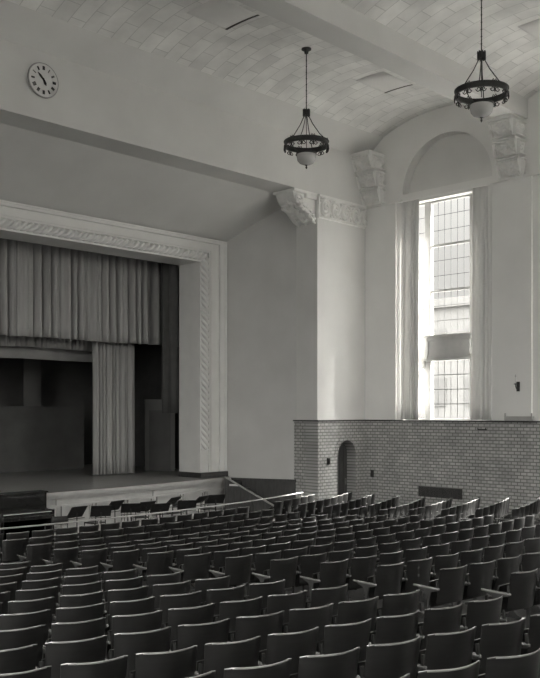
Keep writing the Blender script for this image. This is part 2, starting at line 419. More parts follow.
# ------------------------------------------------------------------ proscenium frame
XI, XO = 18.99, 20.14; ZI, ZO = H+4.87, H+5.66
YJ = 22.75
xi2, xo2 = 2*XC-XI, 2*XC-XO
pf = thing('trim_11', None, None, (XC, YP, ZST)); pf['kind'] = 'structure'; pf['label'] = 'pale moulded stage frame with a rope moulding'
def inv(mb, name, m, **kw):
    o = mb.build(name, m, pf, **kw); o.location = (-XC, -YP, -ZST); return o
k = MB(); k.box(XI, XO, YP, YJ, ZST, ZO); k.box(xo2, xi2, YP, YJ, ZST, ZO); k.box(xi2, XI, YP, YJ, ZI, ZO)
inv(k, 'frame_body', M['frame'])
def band(mb, a, b, az, bz, y):     # frame band between offsets from opening
    mb.box(XI+a, XI+b, y, YP, ZST+.18, ZI+bz); mb.box(xi2-b, xi2-a, y, YP, ZST+.18, ZI+bz); mb.box(xi2-a, XI+a, y, YP, ZI+az, ZI+bz)
k = MB(); band(k, .0, .05, .0, .05, YP-.05); band(k, .38, .46, .33, .38, YP-.05); band(k, .50, .80, .41, .62, YP-.03); band(k, .86, 1.15, .66, .79, YP-.08)
band(k, 1.05, 1.15, .74, .79, YP-.11)
inv(k, 'frame_bands', M['frame'])
def rope(mb, p0, p1, R, n=26, step=.016, pitch=.60, strands=3):
    p0, p1 = Vector(p0), Vector(p1); d = p1-p0; ln = d.length; d.normalize()
    a = d.cross(Vector((0,1,0))).normalized(); b = a.cross(d); K = int(ln/step); vs = []
    for i in range(K+1):
        s = ln*i/K
        for j in range(n):
            t = 2*PI*j/n; q = abs(math.cos(.5*strands*(t-2*PI*s/pitch)))
            vs.append(p0+d*s+(a*math.cos(t)+b*math.sin(t))*R*(.48+.54*q))
    mb.add(vs, [(i*n+j, i*n+(j+1)%n, (i+1)*n+(j+1)%n, (i+1)*n+j) for i in range(K) for j in range(n)])
k = MB(); rx, rz_ = XI+.21, ZI+.19
rope(k, (rx, YP-.03, ZST+.9), (rx, YP-.03, rz_), .14); rope(k, (xi2-.21, YP-.03, rz_), (rx, YP-.03, rz_), .14)
inv(k, 'rope_moulding', M['frame'], smooth=True)
k = MB(); k.box(XI-.03, XO+.02, YP-.13, YJ, ZST-.02, ZST+.17); k.box(xo2-.02, xi2+.03, YP-.13, YJ, ZST-.02, ZST+.17)
inv(k, 'plinth', M['dado'])
# ------------------------------------------------------------------ stage house
def lip(x): return 20.65+.9*((x-XC)/8.9)**2
k = MB(); pts = [(x, lip(x)-.06) for x in [2.36+j*(20.14-2.36)/40 for j in range(41)]]
k.prism(pts+[(20.14, YP), (21.5, YP), (21.5, 31), (1, 31), (1, YP), (2.36, YP)], 2, ZST-.1, ZST)
st = struct('floor_stage', k, M['stagefloor'], 'wooden stage floor')
k = MB()
xs = [2.4+j*(20.1-2.4)/60 for j in range(61)]
for a, b in zip(xs, xs[1:]):
    for z0, z1, o in ((0, ZST-.1, 0), (ZST-.11, ZST-.0, .13), (ZST-.18, ZST-.11, .07), (ZST-.40, ZST-.36, .045), (0, .14, .04)):
        k.add([(a, lip(a)-o, z0), (b, lip(b)-o, z0), (b, lip(b)-o, z1), (a, lip(a)-o, z1), (a, lip(a)+.1, z0), (b, lip(b)+.1, z0), (b, lip(b)+.1, z1), (a, lip(a)+.1, z1)],
              [(0,1,2,3), (0,4,5,1), (3,2,6,7)])
k.box(20.02, 20.14, lip(20.1)-.07, YP, 0, ZST)
for j in range(15):
    a = 2.7+j*1.16; b = a+.98
    def q(x, z, o): return (x, lip(x)-o, z)
    def bar(xa, xb, z0, z1, o=.055):
        k.add([q(xa, z0, o), q(xb, z0, o), q(xb, z1, o), q(xa, z1, o), q(xa, z0, 0), q(xb, z0, 0), q(xb, z1, 0), q(xa, z1, 0)],
              [(0,1,2,3), (0,4,5,1), (3,2,6,7), (0,3,7,4), (1,5,6,2)])
    bar(a, b, .78, .82); bar(a, b, .2, .24); bar(a, a+.05, .2, .82); bar(b-.05, b, .2, .82)
    bar(b+.05, b+.09, .14, .84); 
    if j % 3 == 2: bar(b+.02, b+.14, .14, 1.0, .05)
struct('wall_stage_front', k, M['white'], 'white panelled curved front of the stage')
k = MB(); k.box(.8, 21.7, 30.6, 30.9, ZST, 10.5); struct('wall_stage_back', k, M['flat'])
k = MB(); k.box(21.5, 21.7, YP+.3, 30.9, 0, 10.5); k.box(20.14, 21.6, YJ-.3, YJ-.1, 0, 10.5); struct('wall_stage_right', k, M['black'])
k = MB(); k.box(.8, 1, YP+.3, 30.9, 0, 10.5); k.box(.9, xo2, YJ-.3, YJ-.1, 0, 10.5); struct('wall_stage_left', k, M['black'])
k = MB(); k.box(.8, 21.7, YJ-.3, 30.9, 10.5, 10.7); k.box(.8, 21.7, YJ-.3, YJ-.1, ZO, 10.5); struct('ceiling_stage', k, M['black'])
# drapes
def drape(name, x0, x1, y, z0, z1, m, label, amp=.07, wave=.28, seed=1, hem=.012, step=.025, group=None):
    c = cloth(lambda s, o: (x0+s, y+o), x1-x0, z0, z1, amp, wave, seed, hem=hem, step=step, topamp=.8)
    return tag(solid(c.build(name, m, smooth=True)), label, 'curtain', group)
drape('stage_valance', 3.2, 20.65, 24.45, ZST+4.45, 10.49, M['stage_cloth'], 'wide gathered front valance hanging across the top of the stage', .36, .36, 3)
drape('stage_border', 3.2, 18.1, 25.5, ZST+4.22, 10.49, M['stage_cloth'], 'second gathered border whose hem shows just below the front valance', .16, .24, 5)
drape('flat_border', 3.2, 18.0, 26.0, ZST+3.88, 10.49, M['border'], 'smooth pale border strip hanging behind the gathered stage valances', .012, 1.4, 8, hem=.008, step=.05)
drape('stage_leg_curtain', 17.05, 18.75, 25.0, ZST+.02, 10.49, M['stage_cloth'], 'tall narrow gathered leg curtain reaching down to the stage floor', .20, .20, 12, hem=.005, step=.015)
k = MB()
pz = [(0, .0), (.10, .05), (.16, .0), (.13, 1.5), (.10, 3.2), (.18, 5.0), (.2, 7.2)]
k.grid(lambda u, v: (18.98+.06*math.sin(u*14), YJ+.06+u*.9, ZST+2.1+v*5.4), 30, 6)
o = solid(k.build('side_drape', M['black'], smooth=True)); tag(o, 'dark folded drape hanging just inside the right stage jamb', 'curtain')
# flats upstage
k = MB(); k.box(9, 19.2, 28.6, 28.68, ZST, ZST+2.35); tag(k.build('stage_screen', M['flat']), 'long low dark scenery screen standing at the back of the stage', 'scenery screen')
k = MB(); k.box(17.0, 17.7, 29.2, 29.26, ZST+2.0, ZST+4.9); k.box(17.0, 17.06, 29.2, 29.26, ZST, ZST+2.1); k.box(17.64, 17.7, 29.2, 29.26, ZST, ZST+2.1)
tag(k.build('scenery_flat', M['flatlight']), 'narrow paler scenery flat rising behind the dark stage screen', 'scenery flat')
r = thing('backstage_doorway', 'dim arched doorway unit in the dark right wing of the stage', 'doorway', (20.3, 25.4, ZST))
k = MB(); k.box(-.55, -.4, 0, .12, 0, 2.6); k.box(.4, .55, 0, .12, 0, 2.6); k.box(-.4, .4, 0, .12, 2.2, 2.6); k.build('door_surround', M['flatlight'], r, rz=-.5)
k = MB(); k.box(-.4, .4, .04, .09, 0, 2.2); k.build('door_leaf', M['flat'], r, rz=-.5)
# ------------------------------------------------------------------ stair to the stage
dx, dy = .392, -.92; wx, wy = .92, .392     # down direction, towards the wall
sr = thing('stage_stair', 'dark wooden stair descending from the stage along the splayed wall', 'stair', (20.3, 20.4, 0))
k = MB(); nst = 6
for j in range(nst):
    z = ZST*(nst-j)/(nst+1)+.0; t0 = .16+j*.29
    c = Vector((19.62+dx*(t0+.15)+wx*.38, 21.35+dy*(t0+.15)+wy*.38, z/2))
    k.obox(c-sr.location, (dx*.15, dy*.15, 0), (wx*.36, wy*.36, 0), (0, 0, z/2))
k.build('steps', M['dado'], sr)
k = MB()
a = Vector((19.62, 21.35, 0)); d = Vector((dx, dy, 0))
p0, p1 = a+d*.12, a+d*2.0
def side(off, z0, z1, th, mt, nm):
    kk = MB(); vs = []
    for p, z in ((p0, ZST+off), (p1, .25+off)):
        for s in (-th, th):
            vs += [p+Vector((wx*s, wy*s, (0 if z0 is None else z+z0)))-sr.location, p+Vector((wx*s, wy*s, z+z1))-sr.location]
    kk.add(vs, [(0,1,3,2), (4,6,7,5), (0,4,5,1), (2,3,7,6), (1,5,7,3), (0,2,6,4)])
    return kk.build(nm, mt, sr)
side(0, None, 0, .03, M['dado'], 'stringer_panel'); side(.0, 0, .045, .04, M['rail'], 'sloping_cap')
k = MB(); k.box(-.16, .16, -.02, 0, -.03, .03)
o = k.build('wall_plate', M['clock'], loc=(19.78, 20.93, .98), rz=math.atan2(dy, dx)+.0); tag(o, 'small white plate fixed to the dark stair side', 'sign plate')
# ------------------------------------------------------------------ relief carving
def relief(fn, org, u, v, nrm, su, sv, depth, nu, nv):
    mb = MB(); org, u, v, nrm = map(Vector, (org, u, v, nrm))
    def P(a, b):
        h = fn(a, b) if 0 < a < 1 and 0 < b < 1 else 0
        return org+u*su*a+v*sv*b+nrm*(depth*h)
    mb.grid(P, nu, nv); return mb
def smooth(a, b, x):
    t = max(0, min(1, (x-a)/(b-a))); return t*t*(3-2*t)
def palmette(a, b):
    x = (a-.5)*2; y = b
    edge = 1 if (abs(x) > .9 or y < .08 or y > .90) else 0
    if edge: return 1
    best = 0
    for cx, cy, R, n, rot in ((0, .16, .62, 7, 0), (-.55, .62, .36, 5, .5), (.55, .62, .36, 5, -.5), (0, .74, .2, 4, 0)):
        dx_, dy_ = x*.72-cx*.72, y-cy; rr = math.hypot(dx_, dy_); th = math.atan2(dx_, dy_)+rot
        lobe = R*(.55+.45*abs(math.cos(n*th*.5)))
        if rr < lobe and (cy != .16 or dy_ > -.06): best = max(best, (1-rr/lobe)**.4*(.65+.35*abs(math.cos(n*th))))
    return best*.95
def scrolls(a, b, n=4.5):
    x = a*n; i = math.floor(x); fx = (x-i-.5); y = b-.5
    if b < .05 or b > .95: return 1
    best = 0
    s = 1 if i % 2 == 0 else -1
    rr = math.hypot(fx, y*.95*s*1.0); th = math.atan2(y*s, fx)
    sp_ = abs(math.sin(3.2*PI*rr*1.5+th)); 
    if rr < .46: best = sp_**.7*(1-.4*rr)
    # leaves in the corners
    for cx, cy in ((-.5, .4*s), (.5, .4*s)):
        r2 = math.hypot((fx-cx), y-cy); t2 = math.atan2(y-cy, fx-cx)
        if r2 < .26: best = max(best, .9*abs(math.cos(2.5*t2))*(1-r2/.3))
    return best
# frieze on the pier front and side
fr = thing('pier_frieze', 'carved leafy frieze band under the ledge at the top of the pier', 'frieze', (22.3, YF, ZS-.5))
def at0(o, r): o.location = -r.location; return o
at0(relief(scrolls, (21.16, YF-.025, ZS-.72), (1,0,0), (0,0,1), (0,-1,0), XR-.12-21.16, .60, .10, 200, 56).build('frieze_carving', M['stone'], fr, smooth=True), fr)
k = MB(); k.box(PIER-.02, XR-.12, YF-.12, YF-.02, ZS-.10, ZS-.03); k.box(PIER+.0, XR-.12, YF-.07, YF-.02, ZS-.14, ZS-.10); k.box(PIER+.0, PIER+.07, YF-.06, YF-.02, ZS-.78, ZS-.1); k.box(PIER+.01, XR-.13, YF-.03, YF, ZS-.77, ZS-.03)
at0(k.build('frieze_ledge', M['stone'], fr), fr)
# corbels on the window wall
def corbel(yc, lab):
    r = thing('wall_corbel', lab, 'corbel', (XR, yc, H+6.85), group='carved three-tier corbels on the window wall')
    hw = .37
    for i, (p0_, p1_, z0, z1) in enumerate(((.12, .30, .02, .56), (.36, .52, .58, 1.08), (.58, .76, 1.10, 1.60))):
        k = MB()
        k.prism([(0, z0), (-p0_+.05, z0), (-p1_+.05, z1-.06), (-p1_-.02, z1-.06), (-p1_-.02, z1), (0, z1)], 1, -hw, hw)
        up = Vector((-(p1_-p0_), 0, z1-z0-.06)); L_ = up.length; up.normalize()
        nn = Vector((-up.z, 0, up.x)).normalized()
        if nn.x > 0: nn = -nn
        f = relief(palmette, (-p0_+.05, -hw, z0), (0,1,0), up, nn, 2*hw, L_, .12, 56, 46); k.add(f.v, f.f)
        pm = (p0_+p1_)/2
        f = relief(palmette, (-pm+.02, -hw, z0), (1,0,0), (0,0,1), (0,-1,0), pm-.03, z1-z0-.06, .10, 36, 40); k.add(f.v, f.f)
        k.build('corbel_tier', M['stone'], r, smooth=True)
    k = MB(); k.box(-.82, 0, -hw-.03, hw+.03, 1.60, 1.65); k.build('corbel_slab', M['stone'], r)
    k = MB(); k.box(-.16, 0, -hw-.02, hw+.02, -.04, .02); k.build('corbel_base', M['stone'], r)
for i, (a, b) in enumerate(RIBS[:3]):
    corbel((a+b)/2+(.14 if i == 1 else 0), ['carved three-tier foliate corbel in the corner above the pier', 'carved three-tier foliate corbel behind the right-hand chandelier',
                     'carved three-tier foliate corbel under the third ceiling rib'][i])
# big scroll bracket at the inner edge of the pier
br = thing('beam_bracket', 'large carved leaf-and-scroll bracket supporting the beam at the pier corner', 'bracket', (PIER, YF+.45, ZS-.9))
k = MB(); yl, yh = -.42, .42
prof = [(0, .0), (-.10, .02), (-.28, .14), (-.42, .32), (-.60, .42), (-.80, .50), (-.96, .62), (-1.02, .76), (-1.02, .9), (0, .9)]
k.prism(prof, 1, yl+.08, yh-.05)
k.build('bracket_core', M['stone'], br, smooth=True)
for yy in (yl+.04, 0, yh-.1):
    k = MB()
    sp_ = []
    for j in range(40):
        t = j/39; a = t*3.4*PI; rr = .20*(1-t*.8); sp_.append((-.80+rr*math.sin(a)*1.0, yy, .60-rr*math.cos(a)))
    k.tube(sp_, [.05*(1-.5*j/39) for j in range(40)], 7)
    k.tube([(-.80, yy, .40), (-.55, yy, .33), (-.38, yy, .2), (-.2, yy, .05), (-.03, yy, -.04)], [.05, .06, .07, .06, .03], 7)
    k.build('scroll', M['stone'], br, smooth=True)
k = MB()
rnd = random.Random(3)
for j in range(16):                # acanthus leaves on the near face and underside
    t = j/15; x = -.1-.78*t; z = .10+.50*t+.12*math.sin(j*2.4)
    for yy in (yl-.0, -.15, .15):
        a = rnd.uniform(-.5, .5)
        tip = (x-.16*math.cos(a), yy-.02 if yy > yl else yl-.08, z+.05-.16*math.sin(a+.6))
        k.tube([(x+.08, yy+.02, z), ((x+tip[0])/2, yy-.05, (z+tip[2])/2), tip], [.015, .055, .012], 6)
k.build('acanthus_leaves', M['stone'], br, smooth=True)
k = MB(); k.box(-1.08, .02, yl-.04, yh+.04, .82, .895); k.box(-.5, 0, yl-.02, yh, .70, .82)
k.build('bracket_slab', M['stone'], br)
# ------------------------------------------------------------------ clock
cl = thing('wall_clock', 'round pale wall clock with dark hour strokes high on the beam wall', 'clock', (XC, YF, H+7.83))
def disc(mb, r, y0, y1, n=48):
    mb.prism([(r*math.cos(2*PI*j/n), r*math.sin(2*PI*j/n)) for j in range(n)], 1, y0, y1)
k = MB(); disc(k, .385, -.06, 0); k.build('clock_dial', M['clock'], cl)
k = MB(); k.tube([(.395*math.cos(2*PI*j/48), -.04, .395*math.sin(2*PI*j/48)) for j in range(48)], .022, 8, True); k.build('clock_rim', M['metalgrey'], cl, smooth=True)
k = MB()
NUM = {12: 3, 1: 1, 2: 2, 3: 3, 4: 3, 5: 2, 6: 3, 7: 3, 8: 4, 9: 2, 10: 1, 11: 2}
for h_, c in NUM.items():
    a = PI/2-h_*PI/6; rad = Vector((math.cos(a), 0, math.sin(a))); tan = Vector((math.sin(a), 0, -math.cos(a)))
    for q in range(c):
        o = (q-(c-1)/2)*.022
        k.obox(rad*.285+tan*o+Vector((0, -.063, 0)), rad*.045, tan*.009, (0, .003, 0))
k.build('hour_numerals', M['iron'], cl)
def hand(nm, ang, ln, w_):
    k = MB(); a = PI/2-ang; rad = Vector((math.cos(a), 0, math.sin(a))); tan = Vector((math.sin(a), 0, -math.cos(a)))
    c = Vector((0, -.075, 0)); vs = [c-rad*.05+tan*w_*.6, c+rad*ln*.6+tan*w_, c+rad*ln, c+rad*ln*.6-tan*w_, c-rad*.05-tan*w_*.6]
    k.add([v for v in vs]+[v+Vector((0, .006, 0)) for v in vs], [(0,1,2,3,4), (9,8,7,6,5)]+[(i, (i+1)%5, 5+(i+1)%5, 5+i) for i in range(5)])
    k.build(nm, M['iron'], cl)
hand('minute_hand', math.radians(314), .23, .028); hand('hour_hand', math.radians(152), .14, .034)
# ------------------------------------------------------------------ chandeliers
def chandelier(x, y, ztop, zr, lab):
    r = thing('ring_chandelier', lab, 'chandelier', (x, y, zr), group='iron ring chandeliers under the vaults')
    t = ztop-zr; hub = .82
    k = MB(); k.lathe([(.0, t), (.13, t), (.13, t-.03), (.06, t-.07), (.05, t-.13), (0, t-.14)], n=20); k.build('ceiling_canopy', M['iron'], r, smooth=True)
    k = MB(); k.tube([(0, 0, t-.1), (0, 0, hub+.05)], .013, 8)
    for j in range(int((t-hub)/.16)): k.lathe([(0, -.02), (.024, 0), (0, .02)], (0, 0, hub+.1+j*.16), 8)
    k.build('hanging_rod', M['iron'], r)
    k = MB(); k.lathe([(0, hub+.10), (.05, hub+.09), (.06, hub+.06), (.085, hub+.06), (.085, hub-.07), (.06, hub-.07), (.03, hub-.1), (0, hub-.1)], n=16)
    for j in range(8): a = j*PI/4; k.obox((.085*math.cos(a), .085*math.sin(a), hub), (.012*math.cos(a), .012*math.sin(a), 0), (-.012*math.sin(a), .012*math.cos(a), 0), (0, 0, .09))
    k.build('crown_hub', M['iron'], r)
    for j in range(4):
        a = j*PI/2+.45; ca, sa = math.cos(a), math.sin(a)
        k = MB(); k.tube([(.05*ca, .05*sa, hub-.06), (.17*ca, .17*sa, .52), (.36*ca, .36*sa, .24), (.555*ca, .555*sa, .05)], .012, 6); k.build('suspension_bar', M['iron'], r)
    k = MB(); R = .56
    k.lathe([(R+.012, .065), (R+.035, .065), (R+.035, .05), (R+.012, .045), (R+.012, -.045), (R+.035, -.05), (R+.035, -.065), (R-.01, -.065), (R-.01, .065), (R+.012, .065)], n=48)
    k.build('ring_band', M['iron'], r, smooth=True)
    for j in range(12):
        k = MB()
        a = j*PI/6; ca, sa = math.cos(a), math.sin(a); tx, ty = -sa, ca
        for s in (-1, 1):
            pts = []
            for q in range(16):
                t_ = q/15; an = t_*2.2*PI; rr = .055*(1-.7*t_)
                u = s*(.065+rr*math.cos(an)-.01); z = -.125-rr*math.sin(an)*1.1+.01
                pts.append(((R+.02)*ca+tx*u, (R+.02)*sa+ty*u, z))
            k.tube(pts, .011, 5)
        k.tube([((R+.02)*ca, (R+.02)*sa, -.06), ((R+.02)*ca, (R+.02)*sa, -.15), ((R+.02)*ca, (R+.02)*sa, -.19)], [.014, .02, .004], 5)
        if j % 2 == 0:
            k.build('scroll_ornament', M['iron'], r, smooth=True); k = MB()
            k.tube([((R+.0)*ca+tx*s_*.05, (R+.0)*sa+ty*s_*.05, z_) for s_, z_ in ((-1.2, .06), (-.6, .11), (0, .07), (.6, .11), (1.2, .06))], .011, 5)
        k.build('scroll_ornament' if j % 2 else 'ring_crest', M['iron'], r, smooth=True)
    k = MB()
    for j in range(3):
        a = j*2*PI/3+.9; ca, sa = math.cos(a), math.sin(a)
        k.tube([(.55*ca, .55*sa, -.02), (.40*ca, .40*sa, -.20), (.25*ca, .25*sa, -.26)], .012, 5)
    k.tube([(0, 0, hub-.1), (0, 0, -.1)], .010, 6)
    k.lathe([(.24, -.28), (.27, -.28), (.27, -.24), (.24, -.24), (.24, -.28)], n=32)
    k.build('bowl_holder', M['iron'], r)
    k = MB(); pr = [(.26, -.25), (.255, -.34), (.235, -.43), (.18, -.50), (.09, -.54), (0, -.55)]
    k.lathe(pr, n=32); b = k.build('glass_bowl', M['bowl'], r, smooth=True); solid(b, .012)
    k = MB(); k.lathe([(0, -.66), (.012, -.65), (.028, -.61), (.015, -.575), (.04, -.55), (0, -.53)], n=12); k.build('finial', M['iron'], r, smooth=True)
chandelier(17.3, 15.55, vz(15.55, 13.3, 17.8), H+7.02, 'iron ring chandelier with pale glass bowl, hung farther away left of the corbels')
chandelier(17.3, 10.35, vz(10.35, 8.1, 12.6), H+7.06, 'larger-looking iron ring chandelier nearest the camera in front of the right corbel')
# ------------------------------------------------------------------ wall fittings
sc = thing('wall_sconce', 'small dark candle sconce on the plaster right of the tall window', 'wall lamp', (XR-.07, 12.86, 4.15))
k = MB(); k.box(-.02, 0, -.05, .05, -.2, .08); k.build('backplate', M['iron'], sc)
k = MB(); k.tube([(-.01, 0, -.08), (-.08, 0, -.14), (-.15, 0, -.08), (-.16, 0, .0)], .014, 6); k.lathe([(0, 0), (.055, 0), (.05, .02), (.02, .03), (0, .03)], (-.16, 0, 0), 12); k.build('bracket_arm', M['iron'], sc, smooth=True)
k = MB(); k.lathe([(0, .03), (.022, .03), (.022, .2), (0, .2)], (-.16, 0, 0), 10); k.build('candle_tube', M['clock'], sc)
k = MB(); k.lathe([(.0, .2), (.018, .22), (.02, .26), (0, .3)], (-.16, 0, 0), 10); k.build('bulb', M['bowl'], sc)
k = MB(); k.box(-.12, 0, -.42, .42, 0, .11); k.box(-.14, 0, -.44, .44, .10, .13); k.box(-.13, -.1, -.44, -.40, 0, .22); k.box(-.13, -.1, .40, .44, 0, .22)
tag(k.build('wall_rack', M['white'], loc=(XR-.07, 12.80, ZW+.045)), 'low white rack on the wainscot ledge right of the curtains', 'rack')
gr = thing('vent_grille', 'long dark rectangular vent grille low on the brick wainscot', 'vent', (XR-.05, 15.55, .83))
k = MB(); k.box(-.03, 0, -.80, .80, -.16, .16); k.build('grille_frame', M['dado'], gr)
k = MB()
for j in range(9): z = -.13+j*.0325; k.box(-.042, -.03, -.76, .76, z-.006, z+.006)
k.build('grille_slats', M['dado'], gr)
k = MB(); k.box(-.05, .05, -.06, 0, -.1, .1); k.box(-.03, .03, -.08, -.06, -.05, .05)
tag(k.build('call_box', M['iron'], loc=(21.55, YF-.05, 1.78)), 'small dark box on the brick wainscot left of the arched door', 'wall box')
k = MB(); k.box(-.05, 0, -.05, .05, -.12, .12); k.box(-.07, -.05, -.03, .03, -.06, .06)
tag(k.build('switch_box', M['iron'], loc=(XR-.05, 18.2, 1.3)), 'small dark switch box on the window-side wainscot near the corner', 'wall box')
k = MB(); k.box(-.06, 0, -.14, .14, -.02, .02); k.box(-.06, -.04, -.14, -.12, -.02, .06); k.box(-.06, -.04, .12, .14, -.02, .06)
tag(k.build('curtain_hook', M['iron'], loc=(XR-.05, 14.05, 2.82)), 'small dark metal hook bracket just under the right window curtain', 'hook')
# ------------------------------------------------------------------ orchestra pit: rail, piano, stands, chairs
pr_ = thing('pit_railing', 'thin curved bright metal railing in front of the orchestra pit', 'railing', (12, 17.25, 0))
def ry(x): return 17.2+(x-12)**2/56
k = MB(); k.tube([(x, ry(x), fz(x, ry(x))+.86) for x in [3.5+j*(20.35-3.5)/50 for j in range(51)]], .019, 8)
at0(k.build('top_rail', M['rail'], pr_, smooth=True), pr_)
for j in range(13):
    x = 3.6+j*1.39
    k = MB(); z = fz(x, ry(x)); k.tube([(x, ry(x), z), (x, ry(x), z+.86)], .015, 8); k.tube([(x, ry(x), z), (x, ry(x), z+.03)], .05, 10)
    at0(k.build('rail_post', M['iron'] if j % 3 else M['rail'], pr_), pr_)
pn = thing('upright_piano', 'dark upright piano standing against the stage front', 'piano', (11.65, 20.2, 0))
w_ = .75
k = MB(); k.box(-w_, w_, -.02, .3, .05, 1.27); k.box(-w_, -w_+.06, -.38, 0, 0, .78); k.box(w_-.06, w_, -.38, 0, 0, .78)
k.box(-w_, w_, -.02, .05, .05, .6); k.build('case', M['piano'], pn, bevel=.01)
k = MB(); k.box(-w_-.03, w_+.03, -.06, .32, 1.27, 1.31); k.build('top_lid', M['piano'], pn, bevel=.008)
k = MB(); k.box(-w_, w_, -.40, 0, .64, .74); k.box(-w_, -w_+.07, -.40, 0, .74, .86); k.box(w_-.07, w_, -.40, 0, .74, .86); k.build('key_bed', M['piano'], pn, bevel=.01)
k = MB(); k.add([(-w_+.07, -.36, .80), (w_-.07, -.36, .80), (w_-.07, -.30, .84), (-w_+.07, -.30, .84), (w_-.07, -.02, .92), (-w_+.07, -.02, .92), (-w_+.07, -.36, .74), (w_-.07, -.36, .74)],
              [(0,1,2,3), (3,2,4,5), (6,7,1,0)]); k.build('key_lid', M['piano'], pn)
k = MB(); k.box(-w_+.07, w_-.07, -.375, -.33, .805, .82); k.build('lid_edge', M['ivory'], pn)
k = MB(); k.box(-.62, .62, -.06, -.02, .96, 1.2); k.build('music_desk', M['piano'], pn)
k = MB(); k.box(-w_+.02, -w_+.1, -.38, -.3, 0, .64); k.build('leg', M['piano'], pn)
k = MB(); k.box(w_-.1, w_-.02, -.38, -.3, 0, .64); k.build('leg', M['piano'], pn)
def inv_px(px, py, z):            # point at height z seen at a pixel
    d = 887*(H-z)/(py-412); xo = (px-270)/887*d
    return (FW[0]*d+RT[0]*xo, FW[1]*d+RT[1]*xo)
def ray_at(px, py, y):
    t = (px-270)/887; d = y/(FW[1]+RT[1]*t); return (d*(FW[0]+RT[0]*t), y, H-(py-412)*d/887)
def stand(x, y, zc, rz, tilt, lab):
    r = thing('music_stand', lab, 'music stand', (x, y, 0), rz, 'black music stands in the orchestra pit')
    k = MB(); ct, s_ = math.cos(tilt), math.sin(tilt)
    k.obox((0, 0, zc), (.25, 0, 0), (0, -s_*.17, ct*.17), (0, ct*.006, s_*.006)); k.obox((0, .03, zc-.16), (.25, 0, 0), (0, .03, 0), (0, 0, .006)); k.build('desk', M['iron'], r)
    k = MB(); k.tube([(0, 0, .2), (0, 0, zc-.03)], .012, 6); k.build('pole', M['iron'], r)
    for j in range(3):
        a = j*2*PI/3; k = MB(); k.tube([(0, 0, .25), (.12*math.cos(a), .12*math.sin(a), .12), (.28*math.cos(a), .28*math.sin(a), .01)], .009, 5); k.build('leg', M['iron'], r)
lbs = ['leftmost, standing alone right of the piano', 'second from the left, beside a taller one', 'tall third from the left', 'fourth from the left, low',
       'fifth from the left in the middle', 'sixth from the left', 'tall one right of the middle', 'low one just right of the tall one', 'second from the right end', 'rightmost, near the stair']
for i, (px, py, yy, rz) in enumerate([(77, 512, 18.3, .5), (101, 511, 18.0, -.2), (115, 505.5, 18.75, .5), (131, 508, 18.1, -.1), (146, 506, 18.8, .4), (160, 508.5, 18.0, .1),
                                      (173, 501, 18.95, .6), (187, 505, 18.15, -.2), (201, 499.5, 18.9, .5), (216, 499, 18.3, -.1)]):
    x, y, zc = ray_at(px, py, yy)
    stand(x, y, zc, rz+random.uniform(-.15, .15)-.3, .75+random.uniform(-.15, .15), 'black music stand in the pit, '+lbs[i])
def pit_chair(x, y, rz, lab):
    r = thing('pit_chair', lab, 'chair', (x, y, 0), rz, 'dark chairs in the orchestra pit')
    k = MB(); k.box(-.2, .2, -.2, .2, .43, .46); k.build('seat', M['iron'], r, bevel=.008)
    k = MB(); k.grid(lambda u, v: (-.2+.4*u, -.22-.03*(1-(2*u-1)**2), .62+.2*v), 8, 2); solid(k.build('backrest', M['iron'], r, smooth=True), .015)
    for sx in (-1, 1):
        for sy in (-1, 1):
            k = MB(); k.tube([(sx*.18, sy*.2, 0), (sx*.18, sy*.2, .44 if sy > 0 else .82)], .012, 6); k.build('leg', M['iron'], r)
cl_ = ['between the first two music stands', 'below the middle music stands', 'under the tall right music stand', 'in front of the rightmost music stands', 'right of the piano by the railing']
for i, (px, yy) in enumerate([(95, 19.6), (140, 19.75), (172, 19.9), (207, 20.0), (58, 18.9)]):
    x, y, _ = ray_at(px, 510, yy); pit_chair(x, y, random.uniform(-.4, .2), 'dark pit chair '+cl_[i])
# ------------------------------------------------------------------ theatre seats
def back_mesh(w):
    mb = MB(); hw = w/2; t = .009
    prof = [(0, .0, -1), (.0, .36, -1), (.0, .418, -1)]           # along height
    hs = [0, .12, .24, .34, .405]
    ring = [(-t, z) for z in hs]+[(-t*.8, .414), (0, .418), (t*.8, .414)]+[(t, z) for z in reversed(hs)]
    nx = 12; vs = []
    for i in range(nx+1):
        u = -1+2*i/nx; x = u*hw
        if i in (0, nx): x = u*(hw)
        bul = -.085*(1-u*u)
        for (yy, zz) in ring:
            taper = 1-.06*(1-zz/.418)
            cr = .012*(u*u-1)*0
            y = bul+yy*(.35 if i in (0, nx) else 1)-.14*(zz-.418)-.0
            vs.append((x*taper, y, .432+zz+cr-(.01 if i in (0, nx) and zz > .40 else 0)))
    n = len(ring); fs = []
    for i in range(nx):
        for j in range(n): fs.append((i*n+j, i*n+(j+1)%n, (i+1)*n+(j+1)%n, (i+1)*n+j))
    fs.append(tuple(range(n))); fs.append(tuple(reversed([nx*n+j for j in range(n)])))
    mb.add(vs, fs); return mb
